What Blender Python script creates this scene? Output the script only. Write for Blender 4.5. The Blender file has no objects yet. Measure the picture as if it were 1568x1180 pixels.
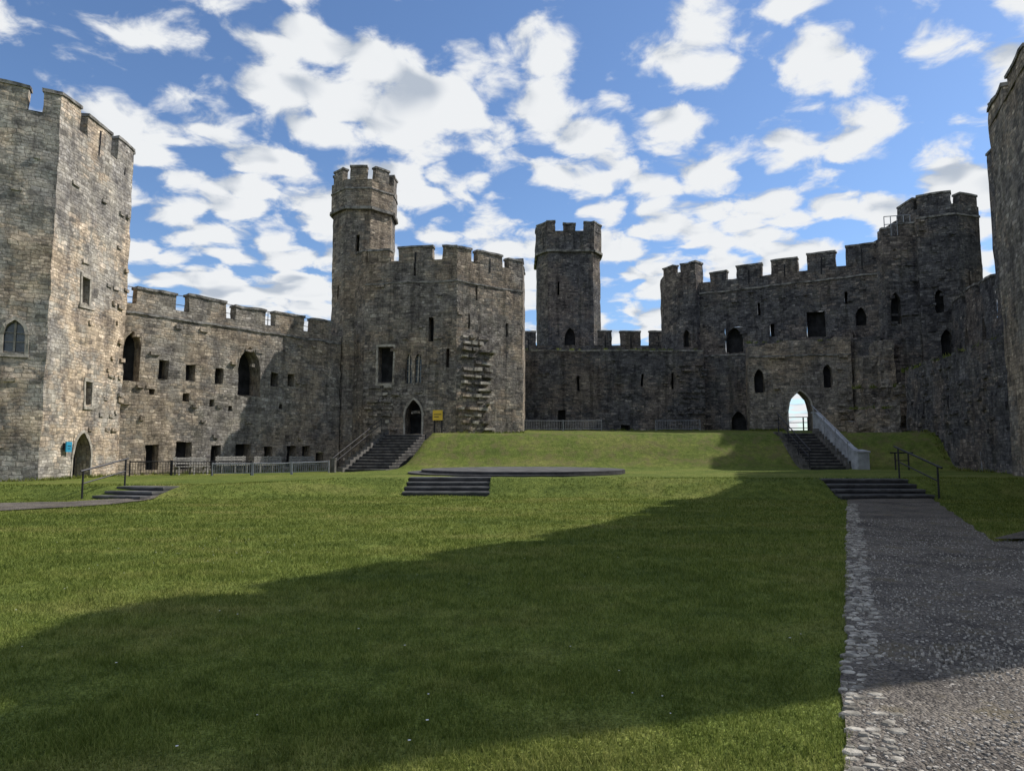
import bpy, math, random
import numpy as np
from mathutils import Vector, noise
random.seed(7); rng=np.random.default_rng(5)
scene=bpy.context.scene
scene.view_settings.view_transform='Standard'; scene.view_settings.look='None'; scene.view_settings.exposure=0

# ------------------------------------------------------------------ node helpers
class NT:
    def __init__(s,nt): s.nt=nt
    def n(s,t,**k):
        x=s.nt.nodes.new(t)
        for a,b in k.items(): setattr(x,a,b)
        return x
    def put(s,sock,val):
        if isinstance(val,bpy.types.NodeSocket): s.nt.links.new(val,sock)
        elif val is not None: sock.default_value=val
    def m(s,op,a,b=None,c=None,clamp=False):
        x=s.n('ShaderNodeMath',operation=op,use_clamp=clamp)
        s.put(x.inputs[0],a); s.put(x.inputs[1],b); s.put(x.inputs[2],c); return x.outputs[0]
    def vm(s,op,a,b=None,sc=None):
        x=s.n('ShaderNodeVectorMath',operation=op)
        s.put(x.inputs[0],a); s.put(x.inputs[1],b)
        if sc is not None: s.put(x.inputs['Scale'],sc)
        return x.outputs[0]
    def noise(s,v,scale,detail=4,rough=.5,col=False):
        x=s.n('ShaderNodeTexNoise'); s.put(x.inputs['Vector'],v)
        x.inputs['Scale'].default_value=scale;x.inputs['Detail'].default_value=detail;x.inputs['Roughness'].default_value=rough
        return x.outputs['Color'] if col else x.outputs['Fac']
    def mix(s,f,a,b,bt='MIX'):
        x=s.n('ShaderNodeMix',data_type='RGBA',blend_type=bt)
        s.put(x.inputs[0],f); s.put(x.inputs[6],a); s.put(x.inputs[7],b); return x.outputs[2]
    def ss(s,v,a,b,c=0.,d=1.):
        x=s.n('ShaderNodeMapRange',interpolation_type='SMOOTHSTEP')
        s.put(x.inputs[0],v); x.inputs[1].default_value=a;x.inputs[2].default_value=b;x.inputs[3].default_value=c;x.inputs[4].default_value=d
        return x.outputs[0]
    def ramp(s,v,stops,interp='LINEAR'):
        x=s.n('ShaderNodeValToRGB'); s.put(x.inputs[0],v); cr=x.color_ramp; cr.interpolation=interp
        while len(cr.elements)<len(stops): cr.elements.new(.5)
        for e,(p,c) in zip(cr.elements,stops): e.position=p; e.color=(*c,1)
        return x.outputs[0]
def newmat(name):
    m=bpy.data.materials.new(name); m.use_nodes=True; t=NT(m.node_tree); return m,t,m.node_tree.nodes['Principled BSDF']
def rgb(c): return (*c,1)

def stone_mat(name,stops,stain=.5,moss=.25,rustc=(1.08,.89,.72),rusta=.45,bw=.46,bh=.2):
    m,t,P=newmat(name)
    uv=t.n('ShaderNodeUVMap').outputs[0]; geo=t.n('ShaderNodeNewGeometry'); pos=geo.outputs['Position']
    w=t.vm('SCALE',t.vm('SUBTRACT',t.noise(uv,1.5,2,.6,True),(.5,.5,.5)),sc=.26)
    uvw=t.vm('ADD',uv,w)
    def brick(bw,bh,off):
        b=t.n('ShaderNodeTexBrick',offset=.5,squash=.7,squash_frequency=3)
        t.put(b.inputs['Vector'],t.vm('ADD',uvw,off)); b.inputs['Color1'].default_value=(0,0,0,1);b.inputs['Color2'].default_value=(1,1,1,1)
        b.inputs['Mortar'].default_value=(.45,.45,.45,1);b.inputs['Scale'].default_value=1
        b.inputs['Mortar Size'].default_value=.018;b.inputs['Mortar Smooth'].default_value=.5
        b.inputs['Brick Width'].default_value=bw;b.inputs['Row Height'].default_value=bh
        return b.outputs['Color'],b.outputs['Fac']
    c1,f1=brick(bw,bh,(0,0,0)); c2,f2=brick(bw*.68,bh*.7,(3.3,.07,0))
    big=t.noise(pos,.28,3,.6); mid=t.noise(pos,1.3,3,.65); fine=t.noise(pos,9,3,.65)
    msk=t.ss(t.noise(uv,.6,1,.5),.46,.52)
    c=t.mix(msk,c1,c2); f=t.n('ShaderNodeMix'); t.put(f.inputs[0],msk);t.put(f.inputs[2],f1);t.put(f.inputs[3],f2); f=f.outputs[0]
    col=t.ramp(c,stops)
    col=t.mix(1,col,t.ramp(fine,[(.25,(.55,.55,.55)),(.75,(1.4,1.4,1.4))]),'MULTIPLY')
    col=t.mix(1,col,t.ramp(mid,[(.3,(.5,.5,.525)),(.65,(1.25,1.23,1.18))]),'MULTIPLY')
    col=t.mix(1,col,t.ramp(big,[(.35,(.8,.8,.83)),(.62,(1.12,1.1,1.06))]),'MULTIPLY')
    st=t.n('ShaderNodeMapping'); st.inputs['Scale'].default_value=(1.6,.14,1); t.put(st.inputs[0],uv)
    streak=t.noise(st.outputs[0],1.4,3,.6)
    dark=t.m('MULTIPLY',t.ss(streak,.47,.66),stain)
    col=t.mix(dark,col,t.mix(1,col,rgb((.36,.355,.37)),'MULTIPLY'))
    rust=t.m('MULTIPLY',t.ss(t.m('ADD',big,t.m('MULTIPLY',c,.14)),.53,.66),rusta)
    col=t.mix(rust,col,t.mix(1,col,rgb(rustc),'MULTIPLY'))
    mo=t.m('MULTIPLY',t.ss(t.m('ADD',t.m('MULTIPLY',mid,.6),t.m('MULTIPLY',streak,.4)),.53,.62),moss)
    col=t.mix(mo,col,rgb((.085,.088,.055)))
    col=t.mix(t.m('MULTIPLY',f,.6),col,t.mix(1,col,rgb((.42,.4,.38)),'MULTIPLY'))
    t.put(P.inputs['Base Color'],col); P.inputs['Roughness'].default_value=.95; P.inputs['Specular IOR Level'].default_value=.1
    hh=t.m('ADD',t.m('MULTIPLY',t.m('SUBTRACT',1.,f),.55),t.m('MULTIPLY',c,.4))
    hh=t.m('ADD',hh,t.m('MULTIPLY',fine,.6))
    b=t.n('ShaderNodeBump'); b.inputs['Strength'].default_value=1.; b.inputs['Distance'].default_value=.035
    t.put(b.inputs['Height'],hh); t.put(P.inputs['Normal'],b.outputs[0])
    return m
def plain_mat(name,c,rough=.6,metal=0,var=.25,sc=3,bump=.0,spec=.3):
    m,t,P=newmat(name); pos=t.n('ShaderNodeNewGeometry').outputs['Position']
    nz=t.ss(t.noise(pos,sc,3,.6),.3,.7)
    t.put(P.inputs['Base Color'],t.mix(nz,rgb(tuple(x*(1-var) for x in c)),rgb(tuple(min(1,x*(1+var)) for x in c))))
    P.inputs['Roughness'].default_value=rough;P.inputs['Metallic'].default_value=metal;P.inputs['Specular IOR Level'].default_value=spec
    if bump:
        b=t.n('ShaderNodeBump'); b.inputs['Strength'].default_value=.8;b.inputs['Distance'].default_value=bump
        t.put(b.inputs['Height'],t.noise(pos,sc*5,3,.7)); t.put(P.inputs['Normal'],b.outputs[0])
    return m
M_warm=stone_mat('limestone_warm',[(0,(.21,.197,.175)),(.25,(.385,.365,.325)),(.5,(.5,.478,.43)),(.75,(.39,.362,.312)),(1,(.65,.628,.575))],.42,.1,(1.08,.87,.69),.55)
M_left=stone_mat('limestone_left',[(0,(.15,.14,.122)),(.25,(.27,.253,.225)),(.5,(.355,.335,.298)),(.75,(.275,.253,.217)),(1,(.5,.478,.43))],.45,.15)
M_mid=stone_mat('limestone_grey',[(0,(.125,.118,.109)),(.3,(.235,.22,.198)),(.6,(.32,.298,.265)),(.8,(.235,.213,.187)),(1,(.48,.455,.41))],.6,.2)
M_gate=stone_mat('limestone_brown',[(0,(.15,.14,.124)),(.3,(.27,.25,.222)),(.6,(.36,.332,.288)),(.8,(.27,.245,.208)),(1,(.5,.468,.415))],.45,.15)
M_shade=stone_mat('limestone_shaded',[(0,(.067,.067,.07)),(.35,(.132,.131,.135)),(.65,(.182,.18,.181)),(.85,(.135,.132,.132)),(1,(.3,.295,.287))],.65,.2,(1.18,.98,.83),.55)  # limestone darkened so its colour carries the shade of rear and right walls
M_cope=plain_mat('coping_stone',(.19,.183,.17),.95,0,.6,2.5,.05,.1)
M_hole=plain_mat('opening_shade',(.03,.03,.032),.95,0,.4,2,.03,.1)  # near-black colour paints the shade inside windows, doors and slits
M_frame=plain_mat('dressed_limestone',(.34,.315,.27),.9,0,.35,4,.02,.1)
M_glass=plain_mat('leaded_glass',(.07,.09,.11),.15,0,.4,5,0,.6)
M_iron=plain_mat('black_iron',(.03,.03,.035),.5,.4,.3,8)
M_galv=plain_mat('galvanised_steel',(.26,.27,.29),.5,.3,.2,8)
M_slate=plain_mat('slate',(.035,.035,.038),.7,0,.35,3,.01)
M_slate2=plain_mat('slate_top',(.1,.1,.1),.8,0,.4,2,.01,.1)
M_step=plain_mat('step_stone',(.125,.12,.112),.9,0,.4,3,.02,.1)
M_yel=plain_mat('sign_yellow',(.75,.5,.05),.5,0,.08,3)
M_blue=plain_mat('sign_blue',(.03,.25,.4),.5,0,.1,3)
M_white=plain_mat('painted_panel',(.34,.355,.38),.6,0,.25,2,.004)
M_cobble=plain_mat('cobble',(.31,.29,.25),.95,0,.6,8,.012,.05)
M_peb=plain_mat('pebble',(.27,.25,.22),.95,0,.7,30,0,.05)

# ------------------------------------------------------------------ mesh builder
class MB:
    def __init__(s): s.v=[];s.f=[];s.uv=[];s.m=[]
    def add(s,ps,uvs,mi=0):
        i=len(s.v); s.v+= [tuple(p) for p in ps]; s.f.append(tuple(range(i,i+len(ps)))); s.uv+=list(uvs); s.m.append(mi)
    def grid(s,O,ea,al,eb,bl,u0,v0,mi=0,skip=None):
        for i in range(len(al)-1):
            for j in range(len(bl)-1):
                a0,a1,b0,b1=al[i],al[i+1],bl[j],bl[j+1]
                if skip and skip((a0+a1)/2,(b0+b1)/2): continue
                s.add([O+ea*a0+eb*b0,O+ea*a1+eb*b0,O+ea*a1+eb*b1,O+ea*a0+eb*b1],
                      [(u0+a0,v0+b0),(u0+a1,v0+b0),(u0+a1,v0+b1),(u0+a0,v0+b1)],mi)
    def obj(s,name,mats,jit=0.,parent=None,smooth=False):
        vs=s.v
        if jit:
            out=[]
            for p in vs:
                q=Vector(p); d=noise.noise_vector(q*.9)*jit+noise.noise_vector(q*2.7+Vector((7,3,1)))*jit*.75
                out.append(tuple(q+d))
            vs=out
        me=bpy.data.meshes.new(name); me.from_pydata(vs,[],s.f)
        l=me.uv_layers.new(name='UVMap'); l.data.foreach_set('uv',[c for u in s.uv for c in u])
        for m in mats: me.materials.append(m)
        me.polygons.foreach_set('material_index',s.m)
        if smooth: me.polygons.foreach_set('use_smooth',[True]*len(s.f))
        me.update(); o=bpy.data.objects.new(name,me); scene.collection.objects.link(o)
        if parent: o.parent=parent
        return o
def lines(vals,lo,hi,step):
    vs=sorted(set([round(x,4) for x in vals if lo<x<hi]+[lo,hi])); out=[vs[0]]
    for a,b in zip(vs,vs[1:]):
        n=max(1,int(math.ceil((b-a)/step)))
        out+=[a+(b-a)*k/n for k in range(1,n+1)]
    return out
Z=Vector((0,0,1))
def frame2(A,B):
    a=Vector((A[0],A[1],0));b=Vector((B[0],B[1],0));e=(b-a);L=e.length;e.normalize();n=Vector((e.y,-e.x,0));return a,e,n,L
def box3(mb,O,ex,Lx,ey,Ly,z0,z1,mi=0,step=.45,bottom=False,top=True,tmi=None):
    """O: front-left corner (z ignored), ex along the front, ey inward"""
    O=Vector((O[0],O[1],z0)); H=z1-z0; u=random.random()*50
    xl=lines([],0,Lx,step);yl=lines([],0,Ly,step);zl=lines([],0,H,step)
    mb.grid(O,ex,xl,Z,zl,u,z0,mi)
    mb.grid(O+ex*Lx,ey,yl,Z,zl,u+Lx,z0,mi)
    mb.grid(O+ex*Lx+ey*Ly,-ex,xl,Z,zl,u+5,z0,mi)
    mb.grid(O+ey*Ly,-ey,yl,Z,zl,u+9,z0,mi)
    if top: mb.grid(O+Z*H,ex,xl,ey,yl,u,z0,mi if tmi is None else tmi)
    if bottom: mb.grid(O+ey*Ly,ex,xl,-ey,yl,u,z0,mi)
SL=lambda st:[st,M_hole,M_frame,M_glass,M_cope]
def panel(mb,A,B,z0,z1,ops=(),s0=0.,step=.42,u0=None):
    a,e,n,L=frame2(A,B); u0=random.random()*60 if u0 is None else u0
    rec=[]
    for o in ops: rec.append((o[0],o[1],o[2],o[3]))
    al=lines([x for r in rec for x in r[:2]],s0,L,step); zl=lines([x for r in rec for x in r[2:]],z0,z1,step)
    O=a.copy()
    def skip(s,z): return any(r[0]<s<r[1] and r[2]<z<r[3] for r in rec)
    mb.grid(O,e,al,Z,zl,u0,0,0,skip)
    for o in ops:
        sa,sb,za,zb=o[:4]; kind=o[4] if len(o)>4 else 'd'; dep=o[5] if len(o)>5 else .7
        w=sb-sa; prof=[]
        if kind[0] in 'apt':
            h=min(w*.95,(zb-za)*.5); zs=zb-h; K=7
            for k in range(K+1):
                x=w/2*k/K; prof.append((sa+x,zs+h*math.sqrt(max(0,w*w-(w-x)**2))/(w*.8660254)))
            prof+= [(sa+sb-x,z) for x,z in prof[-2::-1]]
        else: prof=[(sa,zb),(sb,zb)]
        P=lambda s,z,d=0.: O+e*s+Z*z-n*d
        if len(prof)>2:
            mid=len(prof)//2
            for k in range(len(prof)-1):
                c=(sa,zb) if k<mid else (sb,zb)
                (x0,q0),(x1,q1)=prof[k],prof[k+1]
                mb.add([P(x0,q0),P(x1,q1),P(*c)],[(u0+x0,q0),(u0+x1,q1),(u0+c[0],c[1])],0)
        zsl=prof[0][1]
        def q(p0,p1,mi=0):
            (x0,q0),(x1,q1)=p0,p1; l=math.hypot(x1-x0,q1-q0)
            mb.add([P(x0,q0),P(x1,q1),P(x1,q1,dep),P(x0,q0,dep)],[(u0+q0+x0,0),(u0+q0+x0+l,0),(u0+q0+x0+l,dep),(u0+q0+x0,dep)],mi)
        q((sa,za),(sb,za)); q((sb,za),(sb,zsl)); q((sa,zsl),(sa,za))
        for k in range(len(prof)-1): q(prof[k+1],prof[k])
        if kind[0]!='t':
            dd=dep if 'g' not in kind else .25
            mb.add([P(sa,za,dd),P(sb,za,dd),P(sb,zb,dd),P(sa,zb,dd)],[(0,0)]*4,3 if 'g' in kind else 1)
        if 'g' in kind:
            s=sa+w*.5; box3(mb,P(s-.035,0,.12),e,.07,-n,.1,za,zb,2,9)
            k=za+.4
            while k<zb-.1:
                box3(mb,P(sa,0,.2),e,w,-n,.03,k,k+.03,2,9,True); k+=.4
        if 'f' in kind:
            t=.12
            box3(mb,P(sa-t,0,-.04),e,t,-n,.06,za-.1,zsl,2,9)
            box3(mb,P(sb,0,-.04),e,t,-n,.06,za-.1,zsl,2,9)
            box3(mb,P(sa-t-.03,0,-.06),e,w+2*t+.06,-n,.08,za-.24,za-.1,2,9,True)
            if len(prof)==2: box3(mb,P(sa-t,0,-.05),e,w+2*t,-n,.07,zb,zb+.16,2,9,True)
            else:
                for k in range(len(prof)-1):
                    (x0,q0),(x1,q1)=prof[k],prof[k+1]; cx=(sa+sb)/2; cz=zsl-.1
                    def o2(x,z,r):
                        d=Vector((x-cx,z-cz));l=d.length;d=d/l*(l+r);return (cx+d.x,cz+d.y)
                    a1=o2(x0,q0,t+.03);b1=o2(x1,q1,t+.03)
                    mb.add([P(x0,q0,-.045),P(x1,q1,-.045),P(*b1,-.045),P(*a1,-.045)],[(0,0)]*4,2)
                    mb.add([P(*a1,-.045),P(*b1,-.045),P(*b1,.02),P(*a1,.02)],[(0,0)]*4,2)
def merlon(mb,A,B,s0,s1,zb,zt,t=.55,slit=False):
    a,e,n,L=frame2(A,B); j=random.uniform(-.08,.08)
    box3(mb,a+e*s0,e,s1-s0,-n,t,zb,zt-.14+j,0,.4)
    box3(mb,a+e*(s0-.05)+n*.06,e,s1-s0+.1,-n,t+.12,zt-.14+j,zt+j,4,.5,True)
    if slit:
        box3(mb,a+e*((s0+s1)/2-.05)+n*.012,e,.1,-n,.05,zb-.5,zt-.4,1,9)  # dark strip laid on the merlon, painting the shade of a slit
def sill(mb,A,B,s0,s1,z,t=.6):
    a,e,n,L=frame2(A,B); box3(mb,a+e*s0+n*.05,e,s1-s0,-n,t,z-.02,z+.1,4,.5,True)
def roof(mb,pts,z):
    mb.add([Vector((x,y,z)) for x,y in pts],[(x,y) for x,y in pts],4)
def ring(c,r,n,ph):
    return [(c[0]+r*math.cos(ph+2*math.pi*k/n),c[1]+r*math.sin(ph+2*math.pi*k/n)) for k in range(n)]
def teeth(mb,A,B,s0,s1,z0,z1,dz=.45,p=.8,out=.3,wm=.55,light=0.):
    a,e,n,L=frame2(A,B); z=z0
    while z<z1:
        s=s0+random.uniform(0,.4)
        while s<s1:
            w=random.uniform(.2,wm)
            if random.random()<p:
                o=random.uniform(.06,out); box3(mb,a+e*s+n*o,e,w,-n,o+.1,z,z+random.uniform(.12,.22),2 if random.random()<light else 0,9,True)
            s+=w+random.uniform(.05,.35)
        z+=dz*random.uniform(.85,1.15)
def band(mb,A,B,z,h=.16,out=.1,s0=0,s1=None):
    a,e,n,L=frame2(A,B); s1=L if s1 is None else s1
    box3(mb,a+e*s0+n*out,e,s1-s0,-n,out+.05,z,z+h,4,.6,True)
def rod(mb,p,q,r=.025,mi=0,k=6):
    p=Vector(p);q=Vector(q);d=(q-p).normalized(); x=d.cross(Z) if abs(d.z)<.9 else d.cross(Vector((1,0,0)));x.normalize();y=d.cross(x)
    c=[(x*math.cos(2*math.pi*i/k)+y*math.sin(2*math.pi*i/k))*r for i in range(k)]
    for i in range(k):
        j=(i+1)%k; mb.add([p+c[i],p+c[j],q+c[j],q+c[i]],[(0,0)]*4,mi)
    mb.add([q+v for v in c],[(0,0)]*k,mi); mb.add([p+v for v in c[::-1]],[(0,0)]*k,mi)
JT=.06
# ------------------------------------------------------------------ left tower
mb=MB(); P=[(-34,22),(-27,25.1),(-19.7,29),(-19.8,35),(-26,40),(-34,36)]
LF=math.dist(P[1],P[2])
for i in range(len(P)):
    A,B=P[i],P[(i+1)%len(P)]; ops=[]
    if i==1: ops=[(LF-1.48,LF-.78,5.7,7.05,'agf'),(3,3.7,5.7,7.05,'agf')]
    if i==2: ops=[(2.2,2.8,8.4,9.6,'df'),(2.9,3.4,3.75,4.8,'df'),(2.3,3.6,.2,2.45,'af')]
    panel(mb,A,B,.1,16.15,ops)
a,b=P[1],P[2]
for s0,s1 in [(0.3,2.2),(3,4.6),(5.3,LF-1.22),(LF-.66,LF)]: merlon(mb,a,b,s0,s1,16.15,17.25)
a,b=P[2],P[3]
for s0,s1 in [(0,1.35),(1.95,3.9),(4.5,5.95)]: merlon(mb,a,b,s0,s1,16.15,17.25,slit=s0>1)
a,b=P[3],P[4]
for s0,s1 in [(0,1.2),(2,4),(5,7)]: merlon(mb,a,b,s0,s1,16.15,17.25)
roof(mb,P,16.15)
teeth(mb,P[2],P[3],4.6,5.9,1,15,.9,.35,.12)
teeth(mb,P[2],P[3],0,5.9,1,15.5,.7,.05,.08);teeth(mb,P[1],P[2],4,LF,1,15.5,.7,.05,.08)
mb.obj('shadow_caster_tower',SL(M_warm),JT)
# ------------------------------------------------------------------ left curtain wall
mb=MB(); A,B=(-19.6,36),(-11.6,46.49)
ops=[(-.75,.1,5.2,7.8,'a'),(.63,.98,4.6,4.9),(1.06,1.6,5.45,6.45),(2.57,3.1,5.45,6.4),(4.29,4.8,5.45,6.33),(5.7,7.2,4.85,7.8,'a',1.2),(7.9,8.45,5.55,6.4),(9.1,9.6,5.6,6.38),
 (2.46,2.85,4.3,4.75),(4.0,4.3,4.1,4.5),(5.2,5.45,3.9,4.2),(8.6,8.85,4.2,4.5),(.6,1.3,.6,1.9),(2.2,3.1,.6,2.1),(4.2,4.8,.6,1.9),(5.7,6.7,.6,2.0),(7.6,8.2,.6,1.85),(9.2,9.85,.6,1.9),(10.3,10.95,.6,1.9),(11.4,12.,.6,1.5)]
panel(mb,A,B,.2,9.3,ops,s0=-2.5)
a,e,n,L=frame2(A,B)
for s0,s1 in [(-.2,1.9),(2.6,4.8),(5.4,7.4),(8.1,10.2),(10.9,12.4)]: merlon(mb,A,B,s0,s1,9.3,10.25)
band(mb,A,B,8.75,.12,.08,-1.5)
mb.grid(a+Z*9.3-e*2.5,e,lines([],0,L+2.5,.6),-n,[0,1,2.2],0,0,4)
teeth(mb,A,B,-1,12,2.3,8.5,.8,.12,.15)
mb.grid(a-n*2.2+e*L,-e,[0,L+2.5],Z,[0,9.3],0,0,0)
mb.obj('castle_curtain_wall',SL(M_left),JT)
mb=MB()
for k in range(9): p=a-n*1.6+e*(-1+1.6*k); rod(mb,p+Z*9.3,p+Z*10.5,.025)
for z in (9.95,10.5): rod(mb,a-n*1.6-e*1+Z*z,a-n*1.6+e*11.8+Z*z,.022)
mb.obj('wall_walk_railing',[M_iron])
# ------------------------------------------------------------------ polygonal tower with stair turret
par=bpy.data.objects.new('polygonal_castle_tower',None); scene.collection.objects.link(par)
mb=MB(); P=[(-12.2,48.2),(-9.8,45.4),(-3.6,44.4),(.74,47.7),(1.0,53),(-3,57),(-9,57),(-12.6,53)]
for i in range(len(P)):
    A,B=P[i],P[(i+1)%len(P)]; ops=[]
    if i==1: ops=[(1.0,2.0,6.1,8.4,'df'),(2.9,3.3,6.0,7.9,'ag'),(3.5,3.95,6.0,7.9,'ag'),(4.4,4.75,8.7,10.3),(5.6,5.8,7.0,8.2),(2.9,4.0,2.7,4.9,'af',1.2),(3.35,3.5,13.1,14.0)]
    if i==2: ops=[(.9,1.05,9.6,10.6),(1.5,1.65,11.6,12.6),(4.0,4.2,9.3,10.3)]
    if i==0: ops=[(1.5,1.75,10,11.3)]
    panel(mb,A,B,.2,14.15,ops)
a,b=P[1],P[2]
for s0,s1,sl in [(.15,1.7,0),(2.3,4.6,1),(5.3,6.25,0)]: merlon(mb,a,b,s0,s1,14.15,15.1,slit=sl)
a,b=P[2],P[3]
for s0,s1 in [(0,1.1),(1.65,3.7),(4.25,5.4)]: merlon(mb,a,b,s0,s1,14.15,14.98,slit=s0==1.65)
a,b=P[0],P[1]
for s0,s1 in [(.6,1.7),(2.4,3.6)]: merlon(mb,a,b,s0,s1,14.15,15.05)
a,b=P[3],P[4]
for s0,s1 in [(0,1.2),(2,4)]: merlon(mb,a,b,s0,s1,14.15,15)
roof(mb,P,14.15)
for k in range(15):
    z=2.95+.43*k
    teeth(mb,P[2],P[3],.05+random.uniform(0,.3),2.5+random.uniform(-.4,.5),z,z+.1,.5,.9,.42,.9,.4)
for k in range(7):
    z=2.95+.45*k
    teeth(mb,P[1],P[2],.2,2.0+random.uniform(-.4,.4),z,z+.1,.5,.7,.28,.8,.25)
teeth(mb,P[1],P[2],0,6,4,13.5,.7,.06,.1); teeth(mb,P[2],P[3],0,5.4,9,13.5,.7,.1,.12)
band(mb,P[1],P[2],12.6,.1,.05); band(mb,P[2],P[3],12.6,.1,.05)
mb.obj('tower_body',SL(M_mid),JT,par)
mb=MB(); c=(-10.6,48.5); R=ring(c,2.2,8,math.pi/8)
for i in range(8): panel(mb,R[i],R[(i+1)%8],.2,18.2,[(.7,.95,9.8,11.3),(.7,.95,15.2,16.4)] if i in(5,) else ([(.7,.9,12,13)] if i==4 else []))
R2=ring(c,2.36,8,math.pi/8)
for i in range(8):
    A,B=R2[i],R2[(i+1)%8]; panel(mb,A,B,18.3,20.3); band(mb,A,B,18.15,.2,.1); merlon(mb,A,B,.32,1.45,20.3,21.25,.4)
    band(mb,A,B,19.6,.1,.06)
roof(mb,R2,20.25)
mb.obj('stair_turret',SL(M_mid),JT*.8,par)
# ------------------------------------------------------------------ back tower
mb=MB(); P=[(2.75,71.6),(3.7,70.2),(8.4,70.2),(9.3,71.6),(9.3,77),(2.75,77)]
for i in range(6):
    A,B=P[i],P[(i+1)%6]; ops=[(1.0,1.2,17.6,19.0),(1.7,2.8,12,14.2,'a')] if i==1 else []
    panel(mb,A,B,3,22.2,ops)
def grow(P,k):
    cx=sum(p[0] for p in P)/len(P);cy=sum(p[1] for p in P)/len(P)
    return [(cx+(x-cx)*k,cy+(y-cy)*k) for x,y in P]
Q=grow(P,1.05)
for i in range(6):
    A,B=Q[i],Q[(i+1)%6]; panel(mb,A,B,22.3,24.3); band(mb,A,B,22.1,.25,.12)
for s0,s1 in [(0,.9),(1.75,3.0),(3.9,4.9)]: merlon(mb,Q[1],Q[2],s0,s1,24.3,25.4 if s0!=1.75 else 25.1)
merlon(mb,Q[0],Q[1],0,1.7,24.3,25.4);merlon(mb,Q[2],Q[3],0,1.7,24.3,25.4);merlon(mb,Q[3],Q[4],.0,2,24.3,25.4);merlon(mb,Q[5],Q[0],3,5,24.3,25.4)
roof(mb,Q,24.3)
mb.obj('shadow_caster_tower',SL(M_shade),JT)
# ------------------------------------------------------------------ rear curtain walls
mb=MB(); A,B=(0,54),(15.1,54)
panel(mb,A,B,2,9.45,[(3.6,4.2,2.7,4.75),(5.1,5.3,6.25,7.45),(8.5,9.2,2.7,3.6),(12.5,12.7,6.4,7.7),(10.1,10.3,6.6,7.6)],s0=-3)
a,e,n,L=frame2(A,B); mb.grid(a+Z*9.45-e*3,e,lines([],0,L+3,.6),-n,[0,1,3],0,0,4)
sill(mb,A,B,-3,L,9.4,.8)
panel(mb,(15.1,54),(15.3,55.2),2,9.3)
panel(mb,(15.3,55.2),(19.0,53.6),2,9.15,[(2.1,3.2,2.7,4.75,'a')])
sill(mb,(15.3,55.2),(19.0,53.6),0,4,9.1,.8)
for k in range(13):
    z=3.2+.42*k; teeth(mb,A,B,12.9+random.uniform(-.3,.3),14.9,z,z+.1,.5,.75,.24,.8)
teeth(mb,A,B,-2,12.5,4,9,.9,.1,.14)
panel(mb,(19,60),(-3,60),2,9.4)
mb.obj('castle_curtain_wall',SL(M_shade),JT)
mb=MB(); A,B=(-6,66),(16,66)
panel(mb,A,B,3,11.7)
for s0,s1 in [(6.8,8.3),(14.3,15.6),(16.5,18.4),(19.3,20.9)]: merlon(mb,A,B,s0,s1,11.7,13.1,slit=True)
a,e,n,L=frame2(A,B); mb.grid(a+Z*11.7,e,[0,22],-n,[0,2],0,0,4)
mb.obj('castle_curtain_wall',SL(M_shade),JT)
mb=MB(); A,B=(14,58),(27.3,50.3)
panel(mb,A,B,1.5,15.6,[(4.0,5.4,9.5,11.6,'a'),(8.1,10.15,2.6,7.4,'t',1.4),(10.2,11.5,10.3,12.3),(6.6,6.8,12.4,13.4),(12.9,13.1,12.6,13.6),(7.5,7.8,10.6,11.6),(13.6,14.3,10.9,12.3,'a')],s0=1)
for s0,s1,zt in [(2.9,4.2,16.35),(5.0,7.0,16.6),(7.7,9.7,16.7),(10.4,12.4,16.85),(13.1,15.3,17.1)]: merlon(mb,A,B,s0,s1,15.6,zt,slit=s0>4)
band(mb,A,B,14.6,.14,.1,2)
a,e,n,L=frame2(A,B)
Pq=[(13.1,58.8),(13.9,57.4),(15.3,56.6),(16.2,57.6),(16,60),(13.1,60)]
for i in range(6): panel(mb,Pq[i],Pq[(i+1)%6],2,16.6,[(.45,1.1,10.2,11.6,'a')] if i==1 else [])
for i in range(4): 
    l=math.dist(Pq[i],Pq[i+1]); merlon(mb,Pq[i],Pq[i+1],0 if i!=1 else .35,min(l,1.2),16.6,17.4)
roof(mb,Pq,16.6)
teeth(mb,A,B,2,15,4,14.5,.8,.12,.2)
for s0,s1,zt in [(10.9,12.2,9.6),(12.2,13.4,10.4),(13.4,15.2,9.9)]:
    box3(mb,a+e*s0+n*.9,e,s1-s0,-n,1.0,2,zt,0,.4,tmi=4)
mb.obj('castle_curtain_wall',SL(M_shade),JT)
# ------------------------------------------------------------------ gatehouse
mb=MB(); A,B=(17.7,51.5),(24.7,50.0); a,e,n,L=frame2(A,B)
panel(mb,A,B,2,9.3,[(.4,1.1,5.9,7.7,'a'),(2.75,4.35,2.6,6.0,'tf',1.6),(5.2,5.85,6.2,7.9,'a')])
A2=a-n*1.6;B2=A2+e*L
panel(mb,(B2.x,B2.y),(A2.x,A2.y),2,9.3,[(L-4.35,L-2.75,2.6,6.0,'t',.02)])
panel(mb,(A2.x,A2.y),A,2,9.3); panel(mb,B,(B2.x,B2.y),2,9.3)
for s0,s1,z in [(0,1.3,9.42),(1.3,2.6,9.6),(2.6,4.6,9.75),(4.6,6.0,9.65),(6.0,L,9.9)]:
    box3(mb,a+e*s0,e,s1-s0,-n,1.5,9.3,z,0,.4,tmi=4)
band(mb,A,B,8.55,.1,.07)
for k in range(13):
    z=3+.45*k; teeth(mb,A,B,1.4,2.4,z,z+.1,.5,.35,.2,.6); teeth(mb,A,B,6,6.9,z,z+.1,.5,.5,.3,.6)
mb.obj('gatehouse',SL(M_gate),JT)
mb=MB()
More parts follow.
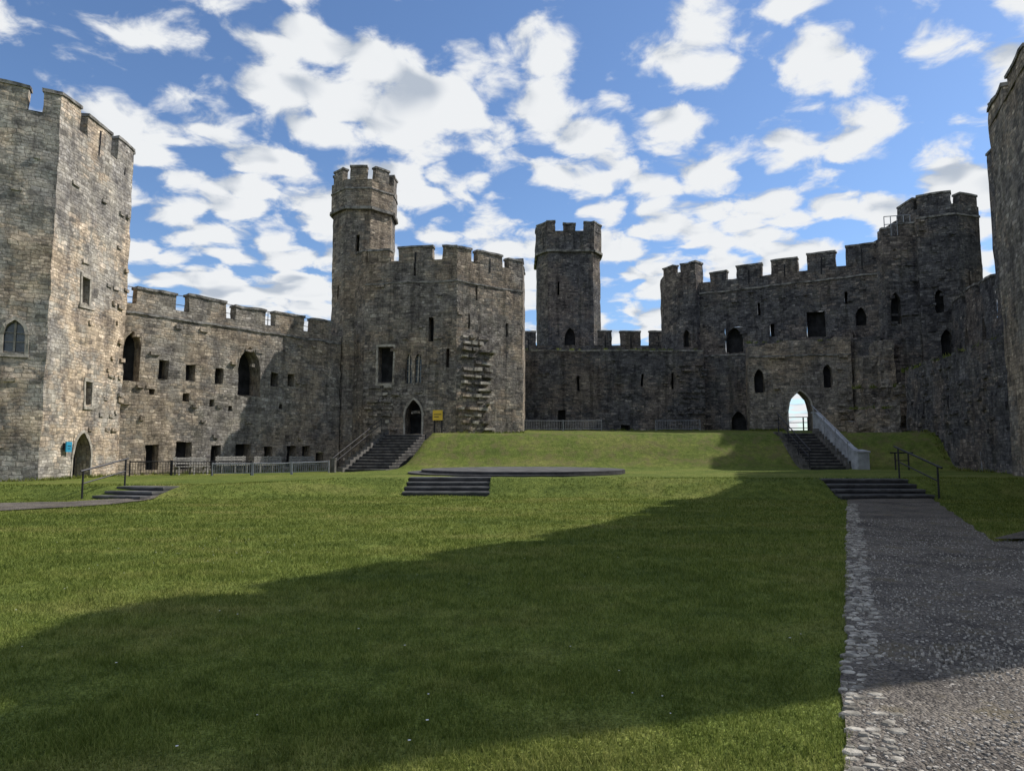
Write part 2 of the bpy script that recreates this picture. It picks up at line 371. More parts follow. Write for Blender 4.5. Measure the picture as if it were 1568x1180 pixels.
rod(mb,(21.7,51.6,2.9),(21.7,51.6,4.1),.05); rod(mb,(22.0,51.5,2.9),(22.0,51.5,4.1),.05)
for z in (3.3,3.7,4.1): rod(mb,(20.75,51.9,z),(22.0,51.5,z),.03)
mb.obj('gate_barrier',[M_iron])
mb=MB(); A,B=(24.2,48.6),(29.5,46.8); a,e,n,L=frame2(A,B); s=0
hs=[4.3,4.9,5.3,5.2,6.0,6.3,6.1,6.8,6.6,7.2]
for h in hs:
    w=L/len(hs); box3(mb,a+e*s,e,w,-n,1.4,2,h,0,.35,tmi=4); s+=w
teeth(mb,A,B,0,L,3,6,.5,.5,.4)
for x0,y0,w,h in [(25.0,49.6,1.0,8.3),(26.0,49.3,1.15,9.4)]:   # stepped stub of a lost cross wall
    box3(mb,(x0,y0-.6,0),Vector((1,0,0)),w,Vector((0,1,0)),1.6,2,h,0,.35,tmi=4)
A,B=(22.6,46.8),(25.6,45.6); a,e,n,L=frame2(A,B); s=0
for h in [3.6,4.1,4.5,4.4,4.9]:
    w=L/5; box3(mb,a+e*s,e,w,-n,1.2,1.8,h,0,.35,tmi=4); s+=w
mb.obj('ruined_wall',SL(M_gate),.13)
# ------------------------------------------------------------------ large right-rear tower
mb=MB(); P=[(27.1,49.4),(29.25,48.9),(29.25,54),(27.1,54)]
for i in range(4): panel(mb,P[i],P[(i+1)%4],2,17.2,[(.3,1.0,10.7,13,'a')] if i==0 else [])
merlon(mb,P[0],P[1],0,.5,17.2,17.9); merlon(mb,P[0],P[1],1.1,2.2,17.2,18.1); roof(mb,P,17.2)
P=[(29.2,48.7),(31.3,47.5),(33.5,48.3),(33.8,54),(29.2,54)]
for i in range(5): panel(mb,P[i],P[(i+1)%5],2,19.0,[(.9,1.4,11.3,13.0,'a'),(1.1,1.8,8.2,10.1,'a')] if i==0 else ([(.9,1.1,13,14.2)] if i==1 else []))
merlon(mb,P[0],P[1],.1,2.2,19,20.0); merlon(mb,P[1],P[2],.55,2.2,19,19.9); merlon(mb,P[2],P[3],.6,2.6,19,20); merlon(mb,P[4],P[0],3,5,19,20)
roof(mb,P,19)
band(mb,P[0],P[1],18.2,.14,.08);band(mb,P[1],P[2],18.2,.14,.08)
teeth(mb,P[0],P[1],0,2.3,7,18,.6,.3,.15); teeth(mb,(27.1,49.4),(29.25,48.9),0,2,3,17,.6,.3,.2)
mb.obj('shadow_caster_tower',SL(M_shade),JT)
mb=MB()
for k in range(5): rod(mb,(27.3+.42*k,49.45-.1*k,17.2),(27.3+.42*k,49.45-.1*k,18.7),.03)
for z in (18.1,18.7): rod(mb,(27.3,49.45,z),(29.0,49.05,z),.03)
mb.obj('roof_railing',[M_galv])
# ------------------------------------------------------------------ right side walls
mb=MB()
A,B=(31,48.5),(28.3,39.8)
panel(mb,A,B,2,11.3,[(3.2,3.9,8.2,9.6,'a'),(6.5,7.1,8.3,9.7,'a')])
for s0,s1 in [(1,3),(3.8,5.8),(6.6,8.6)]: merlon(mb,A,B,s0,s1,11.3,12.1)
mb.obj('castle_curtain_wall',SL(M_shade),JT)
def unseen_tower(P,z0,z1,mat):  # towers added out of view only to cast shadow into the ward
    mb=MB(); N_=len(P)
    for i in range(N_):
        panel(mb,P[i],P[(i+1)%N_],z0,z1,step=.8); l=math.dist(P[i],P[(i+1)%N_]); s=.0
        while s<l-1: merlon(mb,P[i],P[(i+1)%N_],s,min(s+2,l),z1,z1+.95); s+=2.7
    roof(mb,P,z1); return mb.obj('shadow_caster_tower',SL(mat),JT)
unseen_tower([(28.3,39.8),(25.4,31),(34,31),(34,40)],0,18.2,M_shade)  # hidden behind the near right tower, added to shade the terrace
unseen_tower([(37,51.5),(37,44.5),(44,44.5),(44,51.5)],0,27.5,M_shade)  # unseen tall tower, added so its shadow covers the right of the mound
mb=MB()
panel(mb,(27.5,47.2),(25.1,44),1.5,6.5)
panel(mb,(25.1,44),(21.6,29.4),-.2,6.6,[(3,3.3,3.8,4.8),(7,7.3,3.6,4.6)])
for (A,B) in [((27.5,47.2),(25.1,44)),((25.1,44),(21.6,29.4))]:
    a,e,n,L=frame2(A,B); mb.grid(a+Z*6.58,e,lines([],0,L,.5),-n,[0,.5,1.2,2.6],0,0,4)
    s=0
    while s<L-.6:
        w=random.uniform(.5,1.3); h=random.choice([0,.12,.25,.2,.05]); 
        if h: box3(mb,a+e*s,e,min(w,L-s),-n,.6,6.5,6.6+h,0,.4,tmi=4)
        s+=w
teeth(mb,(25.1,44),(21.6,29.4),0,14,2.5,6.3,.5,.25,.15)
mb.obj('retaining_wall',SL(M_shade),JT*1.4)
mb=MB(); P=[(26,31.5),(20.4,28.4),(17,20.5),(10.9,12.4),(11.3,8.0),(22,12.2),(32,16)]
for i in range(7): panel(mb,P[i],P[(i+1)%7],-.2,15.3,[(4,4.3,6,7.4)] if i in(1,2) else [])
for i in (0,1,2,3):
    l=math.dist(P[i],P[i+1]); s=0.
    while s<l-1: merlon(mb,P[i],P[i+1],s,min(s+2.3,l),15.3,16.15); s+=3.0
roof(mb,P,15.3)
mb.obj('shadow_caster_tower',SL(M_mid),JT)

# ------------------------------------------------------------------ terrain
def sm(t): t=min(1,max(0,t)); return t*t*(3-2*t)
STEPS=[(-3.9,-.8,24.85,27.2),(10.9,13.95,23.1,25.2)]
def ybank(x): return 24.5-1.5*sm((x-1)/9)-1.6*sm((-x-4)/8)
def terr(x,y):
    T=.6-.24*sm((-x-5)/7)
    h=T*sm((y-ybank(x))/1.7)
    xb=-6.9+(y-38)*.28
    y0=38-.4*max(0,min(6,x-18))
    m=sm((y-y0)/4.2)*sm((x-xb)/1.0)
    h+=(2.68-h)*m + .5*sm((y-44)/10)*sm((x-xb)/2)
    for x0,x1,ya,yb in STEPS:
        if x0+.05<x<x1-.05 and ya-.1<y<yb+.05: h=min(h,max(0,(y-ya)/(yb-ya)*.6-.3))
    if 16.1<x<18.35 and 37.6<y<42.0: h=min(h,max(.55,.6+(y-38)/4*2.05-.35))
    dx,dy=.287,.958; rx,ry=x+8.1,y-39
    al=rx*dx+ry*dy; ac=rx*dy-ry*dx
    if -.5<al<6 and -1.4<ac<1.2: h=min(h,max(.35,.45+al/5.2*2.2-.35))
    if y>75: h-= 4*sm((y-75)/60)
    r=noise.noise(Vector((x*.35,y*.35,0)))*.035+noise.noise(Vector((x*1.3,y*1.3,4)))*.02
    return h+r
def axis(fine,outer):
    return sorted(set([round(v,3) for v in fine+outer]))
xs=axis([-34+.4*i for i in range(176)]+[15.8,16.0,16.12,18.3,18.5,-3.95,-3.8,-.9,-.75,10.85,11.0,13.85,14.0],[-2500,-900,-400,-200,-120,-80,-60,-48,-40,40,50,65,90,140,250,500,1000,2500])
ys=axis([-6+.5*i for i in range(56)]+[22+.22*i for i in range(110)]+[46.5+1.*i for i in range(18)],[-2500,-900,-300,-100,-50,-25,-14,-9,68,75,85,95,110,130,180,300,600,1200,3000])
verts=[(x,y,terr(x,y)) for y in ys for x in xs]; nx=len(xs)
faces=[(j*nx+i,j*nx+i+1,(j+1)*nx+i+1,(j+1)*nx+i) for j in range(len(ys)-1) for i in range(nx-1)]
me=bpy.data.meshes.new('ground'); me.from_pydata(verts,[],faces); me.polygons.foreach_set('use_smooth',[True]*len(faces))
m,t,Pn=newmat('lawn_turf'); pos=t.n('ShaderNodeNewGeometry').outputs['Position']
def tone(t,pos,k,c1,c2,c3):
    # broad wear patches plus faint mowing lanes across the lawn
    mp=t.n('ShaderNodeMapping'); mp.inputs['Rotation'].default_value=(0,0,.35); mp.inputs['Scale'].default_value=(.12,1.1,1); t.put(mp.inputs[0],pos)
    lane=t.noise(mp.outputs[0],1.,2,.5)
    a=t.m('ADD',t.m('MULTIPLY',t.noise(pos,.35,3,.65),.6),t.m('MULTIPLY',lane,.4))
    return t.ramp(a,[(.36,c1),(.5,c2),(.64,c3)])
g=tone(t,pos,1,(.1,.138,.033),(.137,.175,.041),(.19,.205,.062))
g=t.mix(1,g,t.ramp(t.noise(pos,3.5,3,.7),[(.3,(.66,.7,.62)),(.7,(1.3,1.24,1.25))]),'MULTIPLY')
g=t.mix(1,g,t.ramp(t.noise(pos,45,1,.7),[(.3,(.42,.46,.4)),(.7,(1.5,1.45,1.4))]),'MULTIPLY')
sx=t.n('ShaderNodeSeparateXYZ'); t.put(sx.inputs[0],pos)
dry=t.m('MULTIPLY',t.ss(t.noise(pos,1.6,4,.7),.46,.64),t.ss(sx.outputs[2],.62,.9))
g=t.mix(t.m('MULTIPLY',dry,.65),g,rgb((.155,.135,.062)))
t.put(Pn.inputs['Base Color'],g); Pn.inputs['Roughness'].default_value=.9; Pn.inputs['Specular IOR Level'].default_value=.1
b=t.n('ShaderNodeBump'); b.inputs['Strength'].default_value=.9; b.inputs['Distance'].default_value=.06
t.put(b.inputs['Height'],t.m('ADD',t.noise(pos,28,2,.75),t.m('MULTIPLY',t.noise(pos,5,2,.6),.8))); t.put(Pn.inputs['Normal'],b.outputs[0])
me.materials.append(m); o=bpy.data.objects.new('ground',me); scene.collection.objects.link(o)

# ------------------------------------------------------------------ paths
def edgeL(y): return -.1+.4832*y+noise.noise(Vector((y*.9,0,3)))*.06+noise.noise(Vector((y*4,0,3)))*.04
m,t,Pn=newmat('gravel_path'); pos=t.n('ShaderNodeNewGeometry').outputs['Position']
v=t.n('ShaderNodeTexVoronoi'); t.put(v.inputs['Vector'],pos); v.inputs['Scale'].default_value=52
col=t.ramp(v.outputs['Color'],[(.1,(.085,.08,.075)),(.5,(.17,.158,.146)),(.8,(.225,.21,.19)),(.97,(.36,.335,.3))])
col=t.mix(1,col,t.ramp(t.noise(pos,1.1,5,.7),[(.3,(.5,.49,.49)),(.68,(1.35,1.3,1.22))]),'MULTIPLY')
col=t.mix(t.m('MULTIPLY',t.ss(t.noise(pos,2.2,4,.7),.52,.66),.7),col,rgb((.14,.12,.08)))
t.put(Pn.inputs['Base Color'],col); Pn.inputs['Roughness'].default_value=.95; Pn.inputs['Specular IOR Level'].default_value=.03
b=t.n('ShaderNodeBump'); b.inputs['Strength'].default_value=1; b.inputs['Distance'].default_value=.024
t.put(b.inputs['Height'],t.m('ADD',t.m('SUBTRACT',1.,v.outputs['Distance']),t.m('MULTIPLY',t.noise(pos,9,4,.7),1.5))); t.put(Pn.inputs['Normal'],b.outputs[0]); M_path=m
def path_right(y):
    if y<12.5: return 30.
    return 8.55+(y-12.5)*.5+noise.noise(Vector((y*1.3,9,0)))*.12
mb=MB(); y=-4.
while y<23.1:
    y2=y+.25
    if y>=12.5: xr0,xr1=path_right(y),path_right(y2)
    else: xr0=xr1=11.6 if y>7 else 11.4
    l0,l1=edgeL(y),edgeL(y2)
    k=6
    for i in range(k):
        f0,f1=i/k,(i+1)/k
        p=[(l0+(xr0-l0)*f0,y),(l0+(xr0-l0)*f1,y),(l1+(xr1-l1)*f1,y2),(l1+(xr1-l1)*f0,y2)]
        mb.add([(a_,b_,terr(a_,b_)+.022) for a_,b_ in p],p)
    y=y2
for (x0,y0a,y0b,x1,y1a,y1b) in [(8.6,12.5,12.55,10.2,12.5,13.9),(10.2,12.5,13.9,13,12.5,16.2)]:
    mb.add([(x0,y0a,.05),(x1,y1a,.05),(x1,y1b,.05),(x0,y0b,.05)],[(0,0)]*4)
mb.obj('gravel_path',[M_path])
mb=MB()
pts=[(-24,16.5,19.8),(-18,17.2,20.6),(-14,18.6,22.0),(-12.4,20.4,23.2),(-11.8,22.2,23.4)]
for (x0,a0,b0),(x1,a1,b1) in zip(pts,pts[1:]):
    for k in range(6):
        f0,f1=k/6,(k+1)/6; L=lambda p,q,f:p+(q-p)*f
        X0,X1=L(x0,x1,f0),L(x0,x1,f1)
        q=[(X0,L(a0,a1,f0)),(X1,L(a0,a1,f1)),(X1,L(b0,b1,f1)),(X0,L(b0,b1,f0))]
        for r in range(4):
            g0,g1=r/4,(r+1)/4
            qq=[(q[0][0],L(q[0][1],q[3][1],g0)),(q[1][0],L(q[1][1],q[2][1],g0)),(q[1][0],L(q[1][1],q[2][1],g1)),(q[0][0],L(q[0][1],q[3][1],g1))]
            mb.add([(a_,b_,terr(a_,b_)+.03) for a_,b_ in qq],qq)
mb.obj('gravel_path',[M_path])
def on_path(x,y):
    if y<23.1 and x>edgeL(y) and (y<12.5 or x<path_right(y)): return True
    if 12.5<=y<16.2 and x>8.5 and y<12.5+(x-8.6)*.87: return True
    if x<-11.8 and 16.5<y<23.4:
        for (x0,a0,b0),(x1,a1,b1) in zip(pts,pts[1:]):
            if x0<=x<x1:
                f=(x-x0)/(x1-x0); return a0+(a1-a0)*f<y<b0+(b1-b0)*f
    return False
# ------------------------------------------------------------------ steps
def steps(O,ex,W,ey,run,rise,n,z0):
    mb=MB()
    for k in range(n):
        o=O+ey*(run*k)
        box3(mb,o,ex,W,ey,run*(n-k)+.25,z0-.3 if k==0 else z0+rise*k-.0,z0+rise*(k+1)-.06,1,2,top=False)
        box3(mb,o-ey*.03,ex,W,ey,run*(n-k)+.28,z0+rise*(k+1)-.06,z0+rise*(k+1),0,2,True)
    return mb
X=Vector((1,0,0));Y=Vector((0,1,0))
steps(Vector((-3.9,24.85,0)),X,3.1,Y,.52,.15,4,0).obj('stone_steps',[M_slate2,M_slate])
steps(Vector((10.9,23.1,0)),X,3.05,Y,.5,.152,4,0).obj('stone_steps',[M_slate2,M_slate])
d=Vector((.25,.97,0)).normalized(); ex=Vector((d.y,-d.x,0))
steps(Vector((-13.9,23.2,0)),ex,1.9,d,.5,.125,3,0).obj('stone_steps',[M_slate2,M_slate])
st=steps(Vector((16.3,38.0,0)),X,1.9,Y,.34,.172,12,.6)
for k in range(12):
    box3(st,(15.85,38.0+.34*k,0),X,.43,Y,.34,.3,.8+.172*k+.05,0,2)
    box3(st,(18.22,38.0+.34*k,0),X,.26,Y,.34,.3,1.0+.172*k+.05,0,2)
st.obj('stone_steps',[M_step,M_slate])
d=Vector((.287,.958,0)); ex=Vector((d.y,-d.x,0)); O=Vector((-8.1,39,0))-ex*1.35
st=steps(O,ex,2.5,d,.4,.17,13,.42)
for k in range(14):
    box3(st,O-ex*.36+d*(.4*k-.3),ex,.34,d,.41,.1,.7+.17*k+random.uniform(-.05,.05),0,.5)
st.obj('stone_steps',[M_step,M_slate],.02)
mb=MB()
def prism(mb,prof,x0,x1,mi=0):
    f=[Vector((x0,y,z)) for y,z in prof];g_=[Vector((x1,y,z)) for y,z in prof]
    mb.add(f,[(0,0)]*len(f),mi); mb.add(g_[::-1],[(0,0)]*len(f),mi)
    for i in range(len(f)):
        j=(i+1)%len(f); mb.add([f[j],f[i],g_[i],g_[j]],[(0,0)]*4,mi)
prism(mb,[(37.3,.5),(37.3,1.5),(37.9,1.75),(42.0,3.85),(42.6,3.9),(42.6,2.4)],18.5,18.6)
prism(mb,[(37.25,1.5),(37.25,1.58),(37.9,1.83),(42.0,3.93),(42.65,3.98),(42.65,3.9),(42.0,3.85),(37.9,1.75)],18.42,18.68)
prism(mb,[(37.0,.45),(37.0,1.5),(37.75,1.6),(37.75,.45)],18.4,19.0)
prism(mb,[(36.95,1.5),(36.95,1.58),(37.8,1.68),(37.8,1.6)],18.36,19.05)
mb.obj('stair_balustrade',[M_white])
mb=MB()
def disc(cx,cy,r,z0,z1,n=72):
    for k in range(n):
        a0,a1=2*math.pi*k/n,2*math.pi*(k+1)/n
        p=Vector((cx+r*math.cos(a0),cy+r*math.sin(a0),0));q=Vector((cx+r*math.cos(a1),cy+r*math.sin(a1),0))
        mb.add([p+Z*z0,q+Z*z0,q+Z*z1,p+Z*z1],[(0,0)]*4,1); mb.add([p+Z*z1,q+Z*z1,Vector((cx,cy,z1))],[(0,0)]*3,0)
disc(.2,31.8,4.9,.4,.66); disc(.5,31.8,4.6,.661,.78); 
mb.obj('slate_dais',[M_slate2,M_slate])
# ------------------------------------------------------------------ rails, fences, signs
def handrail(name,p0,p1,h=1.05,posts=2,r=.03,mat=M_iron,ext=.25):
    mb=MB(); p0=Vector(p0);p1=Vector(p1)
    for k in range(posts):
        p=p0.lerp(p1,k/(posts-1)); rod(mb,p-Z*.1,p+Z*h,r)
    d=(p1-p0).normalized()
    rod(mb,p0+Z*h-d*ext,p1+Z*h+d*ext,r*1.1); rod(mb,p0+Z*h*.55,p1+Z*h*.55,r*.8); return mb.obj(name,[mat])
handrail('handrail',(14.1,23.1,0),(14.1,25.4,.6),1.1)
handrail('handrail',(-14.2,23.1,0),(-13.75,24.8,.36),.95,2,.03,M_iron,.1)
handrail('handrail',(16.15,37.8,.75),(16.15,42,2.85),.95,4)
handrail('handrail',(18.3,37.9,1.0),(18.3,42,3.1),1.15,4,.025,M_galv)
handrail('handrail',(-9.85,38.7,.6),(-8.3,44.0,2.9),.7,4,.02)
handrail('handrail',(20.2,36.7,.6),(20.9,36.7,.6),.9,2,.04)
def barrier(name,p0,p1,h,seg=2.0,mat=M_galv,bar=.12,post=.03,br=.012):
    mb=MB(); p0=Vector((*p0,0));p1=Vector((*p1,0)); L=(p1-p0).length; n=max(1,int(L/seg)); d=(p1-p0).normalized()
    for k in range(n):
        a=p0+d*(L*k/n+.03); b=p0+d*(L*(k+1)/n-.03); a.z=terr(a.x,a.y); b.z=terr(b.x,b.y)
        for p in (a,b): rod(mb,p,p+Z*(h+.06),post)
        rod(mb,a+Z*h,b+Z*h,post*.8); rod(mb,a+Z*.12,b+Z*.12,.018)
        m_=int((b-a).length/bar)
        for j in range(1,m_): p=a.lerp(b,j/m_); rod(mb,p+Z*.12,p+Z*h,br,0,4)
    return mb.obj(name,[mat])
barrier('metal_fence',(-18.9,34.4),(-13.6,36.4),.7,1.7,M_iron,.12,.035)
barrier('metal_fence',(-15.2,35.3),(-9.8,37.4),.6,1.5,M_galv,.1,.04,.02)
barrier('metal_fence',(.9,50.5),(6.6,50.8),.75)
barrier('metal_fence',(10.6,51.2),(14,51.5),.75)
barrier('metal_fence',(25.5,41),(22.6,33.5),.9)
# slatted benches along the foot of the left wall
M_bw=plain_mat('weathered_oak',(.27,.26,.24),.85,0,.3,9,.004,.1)
def bench(x,y,ang,L_=1.8):
    mb=MB(); d=Vector((math.cos(ang),math.sin(ang),0)); n=Vector((d.y,-d.x,0)); o=Vector((x,y,0)); z=terr(x,y)
    for k in range(4): box3(mb,o+n*(.42-.11*k),d,L_,-n,.085,z+.42,z+.46,0,9,True)
    for k in range(3): box3(mb,o-n*.03,d,L_,-n,.03,z+.56+.13*k,z+.65+.13*k,0,9,True)
    for s in (.1,L_/2,L_-.17):
        box3(mb,o+d*s+n*.4,d,.07,-n,.07,z-.05,z+.42,0,9); box3(mb,o+d*s-n*.03,d,.07,-n,.07,z-.05,z+.95,0,9)
        box3(mb,o+d*s+n*.33,d,.07,-n,.36,z+.36,z+.42,0,9,True)
    mb.obj('park_bench',[M_bw])
A_,B_=Vector((-18.3,36.6,0)),Vector((-12.2,44.4,0)); ang0=math.atan2(B_.y-A_.y,B_.x-A_.x)
for k in range(4):
    p=A_.lerp(B_,.02+.235*k); p+=Vector((.5,-.4,0)); bench(p.x,p.y,ang0)
def sign(name,A,B,s0,s1,z0,z1,mat,legs=False):
    a,e,n,L=frame2(A,B); mb=MB()
    box3(mb,a+e*s0+n*.2,e,s1-s0,-n,.05,z0,z1,0,9,True)
    box3(mb,a+e*(s0+.08)+n*.206,e,s1-s0-.16,-n,.01,z0+(z1-z0)*.55,z0+(z1-z0)*.62,1,9,True)
    box3(mb,a+e*(s0+.08)+n*.206,e,(s1-s0)*.5,-n,.01,z0+(z1-z0)*.3,z0+(z1-z0)*.37,1,9,True)
    for s in (s0+.06,s1-.1):
        box3(mb,a+e*s+n*.14,e,.04,-n,.14,(2.6 if legs else z0+.1),z1-.05,1,9,True)
    return mb.obj(name,[mat,M_iron])
sign('information_sign',(-9.8,45.4),(-3.6,44.4),4.8,5.45,3.55,4.2,M_yel,True)
sign('information_sign',(-19.7,29),(-19.8,35),1.45,1.85,1.55,2.0,M_blue)
mb=MB(); rod(mb,(-9.75,38.0,.4),(-9.75,38.0,1.15),.16,0,10); rod(mb,(-9.75,38.0,1.15),(-9.75,38.0,1.22),.19,0,10); mb.obj('stone_bollard',[M_step])

# ------------------------------------------------------------------ cobbles and pebbles
def stones(name,items,mat):
    mb=MB()
    for (x,y,z,rx,ry,rz,ang) in items:
        k=6; ca,sa=math.cos(ang),math.sin(ang); rr=[random.uniform(.72,1.15) for _ in range(k)]
        def pt(i,f,h): 
            a_=2*math.pi*i/k; px,py=rx*rr[i]*math.cos(a_)*f,ry*rr[i]*math.sin(a_)*f
            return Vector((x+px*ca-py*sa,y+px*sa+py*ca,z+h))
        lo=[pt(i,1,-.02) for i in range(k)];mi_=[pt(i,1,rz*.5) for i in range(k)];hi=[pt(i,.78,rz) for i in range(k)]
        for i in range(k):
            j=(i+1)%k; mb.add([lo[i],lo[j],mi_[j],mi_[i]],[(0,0)]*4); mb.add([mi_[i],mi_[j],hi[j],hi[i]],[(0,0)]*4)
        mb.add(hi,[(0,0)]*k)
    return mb.obj(name,[mat])
it=[]; y=2.2
while y<21:
    w=.25+.14*noise.noise(Vector((y*1.1,5,5))); x=edgeL(y)+.0
    while x<edgeL(y)+w:
        r=random.uniform(.02,.052)
        if random.random()<.74+.4*noise.noise(Vector((x*2,y*1.4,1))): it.append((x+r,y+random.uniform(-.02,.02),terr(x,y)+.016,r*random.uniform(1.,1.5),r*random.uniform(.65,.9),random.uniform(.01,.022),random.uniform(-.3,.3)))
        x+=r*2.35
    y+=random.uniform(.07,.095)
stones('cobblestone_edging',it,M_cobble)
it=[]
for _ in range(15000):
    y=2.5+14*random.random()**1.5; x=edgeL(y)+.1+random.random()*min(8,y*.5)
    if on_path(x,y) :
        r=random.uniform(.004,.016); it.append((x,y,terr(x,y)+.022,r,r*.8,r*.7,random.uniform(0,3)))
stones('gravel',it,M_peb)

# ------------------------------------------------------------------ grass blades
N=520000
u=rng.random(N); ymin,ymax=2.6,26.
yy=ymin*(ymax/ymin)**(u**1.05)
half=yy*.86+1.2; xx=(rng.random(N)*2-1)*half
keep=np.array([not on_path(a_-.06*(b_%.37)/.37,b_) for a_,b_ in zip(xx,yy)])
for x0,x1,ya,yb in STEPS: keep&=~((xx>x0)&(xx<x1)&(yy>ya-.05)&(yy<yb+.3))
keep&=~((xx<-11.6)&(xx>-14.2)&(yy>22.9)&(yy<24.9))
xx=xx[keep];yy=yy[keep];N=len(xx)
XS=np.array(xs);YS=np.array(ys);H=np.array([v[2] for v in verts]).reshape(len(ys),nx)
ix=np.clip(np.searchsorted(XS,xx)-1,0,nx-2);iy=np.clip(np.searchsorted(YS,yy)-1,0,len(ys)-2)
fx=(xx-XS[ix])/(XS[ix+1]-XS[ix]);fy=(yy-YS[iy])/(YS[iy+1]-YS[iy])
zz=(H[iy,ix]*(1-fx)+H[iy,ix+1]*fx)*(1-fy)+(H[iy+1,ix]*(1-fx)+H[iy+1,ix+1]*fx)*fy
sc=np.maximum(1,yy/6)
patch=np.array([noise.noise(Vector((a_*1.5,b_*1.5,0))) for a_,b_ in zip(xx,yy)])
hgt=(.02+.02*rng.random(N))*(1+.7*patch)*np.minimum(sc,1.5); wid=(.0028+.0022*rng.random(N))*sc
ang=rng.random(N)*2*np.pi; lean=rng.random(N)*1.1; la=rng.random(N)*2*np.pi
V=np.zeros((N,3,3))
cx,cy=np.cos(ang)*wid,np.sin(ang)*wid
V[:,0]=np.stack([xx-cx,yy-cy,zz-.004],1);V[:,1]=np.stack([xx+cx,yy+cy,zz-.004],1)
V[:,2]=np.stack([xx+np.cos(la)*hgt*lean,yy+np.sin(la)*hgt*lean,zz+hgt],1)
me=bpy.data.meshes.new('grass'); me.vertices.add(3*N); me.vertices.foreach_set('co',V.reshape(-1))
me.loops.add(3*N); me.loops.foreach_set('vertex_index',np.arange(3*N,dtype=np.int32)); me.polygons.add(N)
me.polygons.foreach_set('loop_start',np.arange(0,3*N,3,dtype=np.int32)); me.update(calc_edges=True)
m=bpy.data.materials.new('grass_blades'); m.use_nodes=True; t=NT(m.node_tree); m.node_tree.nodes.remove(m.node_tree.nodes['Principled BSDF'])
geo=t.n('ShaderNodeNewGeometry'); gp=geo.outputs['Position']
col=tone(t,gp,1,(.118,.158,.042),(.163,.205,.052),(.225,.24,.08))
col=t.mix(1,col,t.ramp(t.noise(gp,3.5,2,.7),[(.3,(.66,.7,.62)),(.7,(1.3,1.24,1.25))]),'MULTIPLY')
col=t.mix(1,col,t.ramp(geo.outputs['Random Per Island'],[(0,(.55,.6,.45)),(.6,(1.05,1.05,1)),(1,(1.75,1.55,1.8))]),'MULTIPLY')
df=t.n('ShaderNodeBsdfDiffuse');tr=t.n('ShaderNodeBsdfTranslucent');mx=t.n('ShaderNodeMixShader')
t.put(df.inputs[0],col);t.put(tr.inputs[0],col);mx.inputs[0].default_value=.4
t.put(mx.inputs[1],df.outputs[0]);t.put(mx.inputs[2],tr.outputs[0]);t.put(m.node_tree.nodes['Material Output'].inputs[0],mx.outputs[0])
me.materials.append(m); o=bpy.data.objects.new('grass',me); scene.collection.objects.link(o)
mb=MB()
for _ in range(110):
    y=3.5+14*random.random(); x=random.uniform(-.8,.5)*y
    if random.random()<.5: x=-4.4+random.gauss(0,.8); y=11.4+random.gauss(0,1.2)
    if on_path(x,y): continue
    r=random.uniform(.006,.011); z=terr(x,y)+.038; k=7
    mb.add([(x+r*math.cos(2*math.pi*i/k),y+r*math.sin(2*math.pi*i/k),z+.004) for i in range(k)],[(0,0)]*k); rod(mb,(x,y,z-.04),(x,y,z),.0015,1,4)
mb.obj('daisies',[plain_mat('petal',(.6,.6,.58),.6,0,.05),m])
mb=MB()
def tuft(p,s,n=16):
    for _ in range(n):
        a_=random.uniform(0,6.28); b0=Vector((random.gauss(0,s*.35),random.gauss(0,s*.35),0)); w=Vector((math.cos(a_),math.sin(a_),0))*s*.09
        tip=Vector((random.gauss(0,s*.35),random.gauss(0,s*.35),s*random.uniform(.4,1.)))
        mb.add([p+b0-w,p+b0+w,p+b0+tip],[(0,0)]*3)
def along(A,B,z,k,s,off=.15):
    a,e,n,L=frame2(A,B)
    for _ in range(k): tuft(a+e*random.uniform(0,L)-n*random.uniform(0,off)+Z*z,s*random.uniform(.5,1.3))
along((25.1,44),(21.6,29.4),6.62,60,.3,.8); along((27.5,47.2),(25.1,44),6.6,15,.3,.8)
along((0,54),(15.1,54),9.5,40,.22,.6); along((17.7,51.5),(24.7,50),9.7,16,.25,.8)
along((24.2,48.6),(29.5,46.8),6.0,25,.35,1.); along((22.6,46.8),(25.6,45.6),4.4,14,.3,.8)
for A,B in [((-19.7,29),(-19.9,35)),((-27,25.1),(-19.7,29))]:
    a,e,n,L=frame2(A,B)
    for _ in range(70): p=a+e*random.uniform(0,L)+n*random.uniform(.05,.3); tuft(Vector((p.x,p.y,terr(p.x,p.y))),.2,12)
for A,B in [((-19.6,36),(-12.2,45.7)),((-9.8,45.4),(-3.6,44.4)),((-3.6,44.4),(.74,47.7)),((1,54),(15,54)),((17.7,51.5),(20,51)),((25.1,44),(21.6,29.4))]:
    a,e,n,L=frame2(A,B)
    for _ in range(60): p=a+e*random.uniform(0,L)+n*random.uniform(.05,.35); tuft(Vector((p.x,p.y,terr(p.x,p.y))),.22,10)
mb.obj('wall_plants',[m])

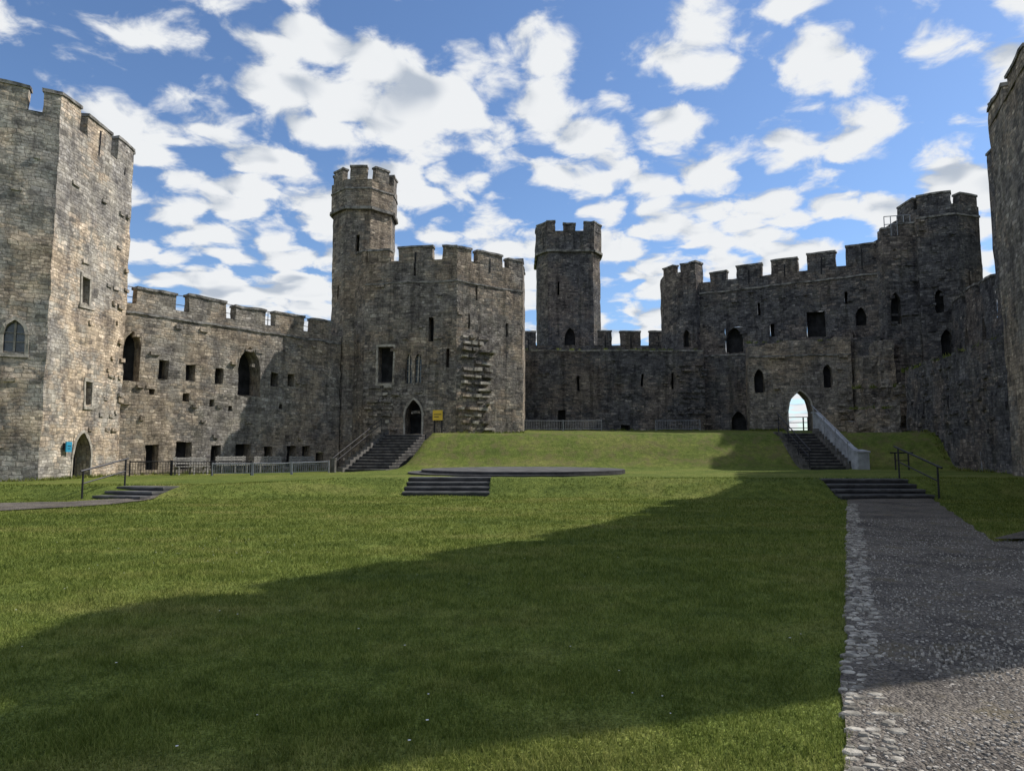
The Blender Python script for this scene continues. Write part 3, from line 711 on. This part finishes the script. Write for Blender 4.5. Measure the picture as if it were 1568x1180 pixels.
# ------------------------------------------------------------------ sky + sun
w=bpy.data.worlds.new('World'); scene.world=w; w.use_nodes=True; t=NT(w.node_tree); bg=w.node_tree.nodes['Background']
sky=t.n('ShaderNodeTexSky',sky_type='NISHITA',sun_disc=False); sky.sun_elevation=math.radians(45); sky.sun_rotation=math.radians(70)
sky.altitude=0; sky.air_density=1.; sky.dust_density=.3; sky.ozone_density=3.
gen=t.n('ShaderNodeTexCoord').outputs['Generated']; sp=t.n('ShaderNodeSeparateXYZ'); t.put(sp.inputs[0],gen)
zc=t.m('ADD',t.m('MAXIMUM',sp.outputs[2],0.),.2)
cb=t.n('ShaderNodeCombineXYZ'); t.put(cb.inputs[0],t.m('DIVIDE',sp.outputs[0],zc)); t.put(cb.inputs[1],t.m('DIVIDE',sp.outputs[1],zc))
cb.inputs[2].default_value=1.3
p=cb.outputs[0]
wp=t.vm('SCALE',t.vm('SUBTRACT',t.noise(p,7,1,.5,True),(.5,.5,.5)),sc=.1)
n0=t.noise(p,1.6,1,.5)
def dens(p,det):
    q=t.vm('ADD',p,wp)
    n1=t.noise(q,5.6,det,.58)
    vo=t.n('ShaderNodeTexVoronoi'); t.put(vo.inputs['Vector'],q); vo.inputs['Scale'].default_value=7.2
    d=t.m('ADD',n1,t.m('MULTIPLY',t.m('SUBTRACT',.45,vo.outputs['Distance']),.48))
    return t.m('ADD',d,t.m('MULTIPLY',t.m('SUBTRACT',n0,.5),.2))
d0=dens(p,6); d1=dens(t.vm('ADD',p,(.045,.04,0)),2)
cov=t.ss(sp.outputs[2],.12,.56,.12,.04)
d0c=t.m('ADD',d0,cov)
mask=t.ss(d0c,.455,.61)
dirn=t.m('MULTIPLY',t.m('SUBTRACT',d0,d1),1.8)
thick=t.ss(d0c,.62,.92)
lum=t.m('ADD',t.m('SUBTRACT',.96,t.m('MULTIPLY',thick,.36)),dirn); lum=t.m('MINIMUM',t.m('MAXIMUM',lum,.45),1.)
cc=t.mix(t.ss(lum,.5,.97),rgb((4.7,5.3,6.2)),rgb((8.6,8.8,9.0)))
blue=t.mix(1,sky.outputs[0],rgb((1.2,1.33,1.5)),'MULTIPLY')
fin=t.mix(mask,blue,cc)
t.put(bg.inputs[0],fin); bg.inputs[1].default_value=.1
sun=bpy.data.lights.new('sun','SUN'); sun.energy=5.0; sun.angle=math.radians(.5); sun.color=(1,.94,.86)
so=bpy.data.objects.new('sun',sun); scene.collection.objects.link(so)
v=Vector((.94*.7071,.342*.7071,.7071)); so.rotation_euler=v.to_track_quat('Z','Y').to_euler(); so.location=(30,10,40)
cam=bpy.data.cameras.new('camera'); cam.sensor_width=36; cam.lens=24.34; cam.clip_end=6000; cam.clip_start=.05
co=bpy.data.objects.new('camera',cam); scene.collection.objects.link(co); co.location=(0,0,1.6); co.rotation_euler=(math.radians(90+5.39),0,0); scene.camera=co
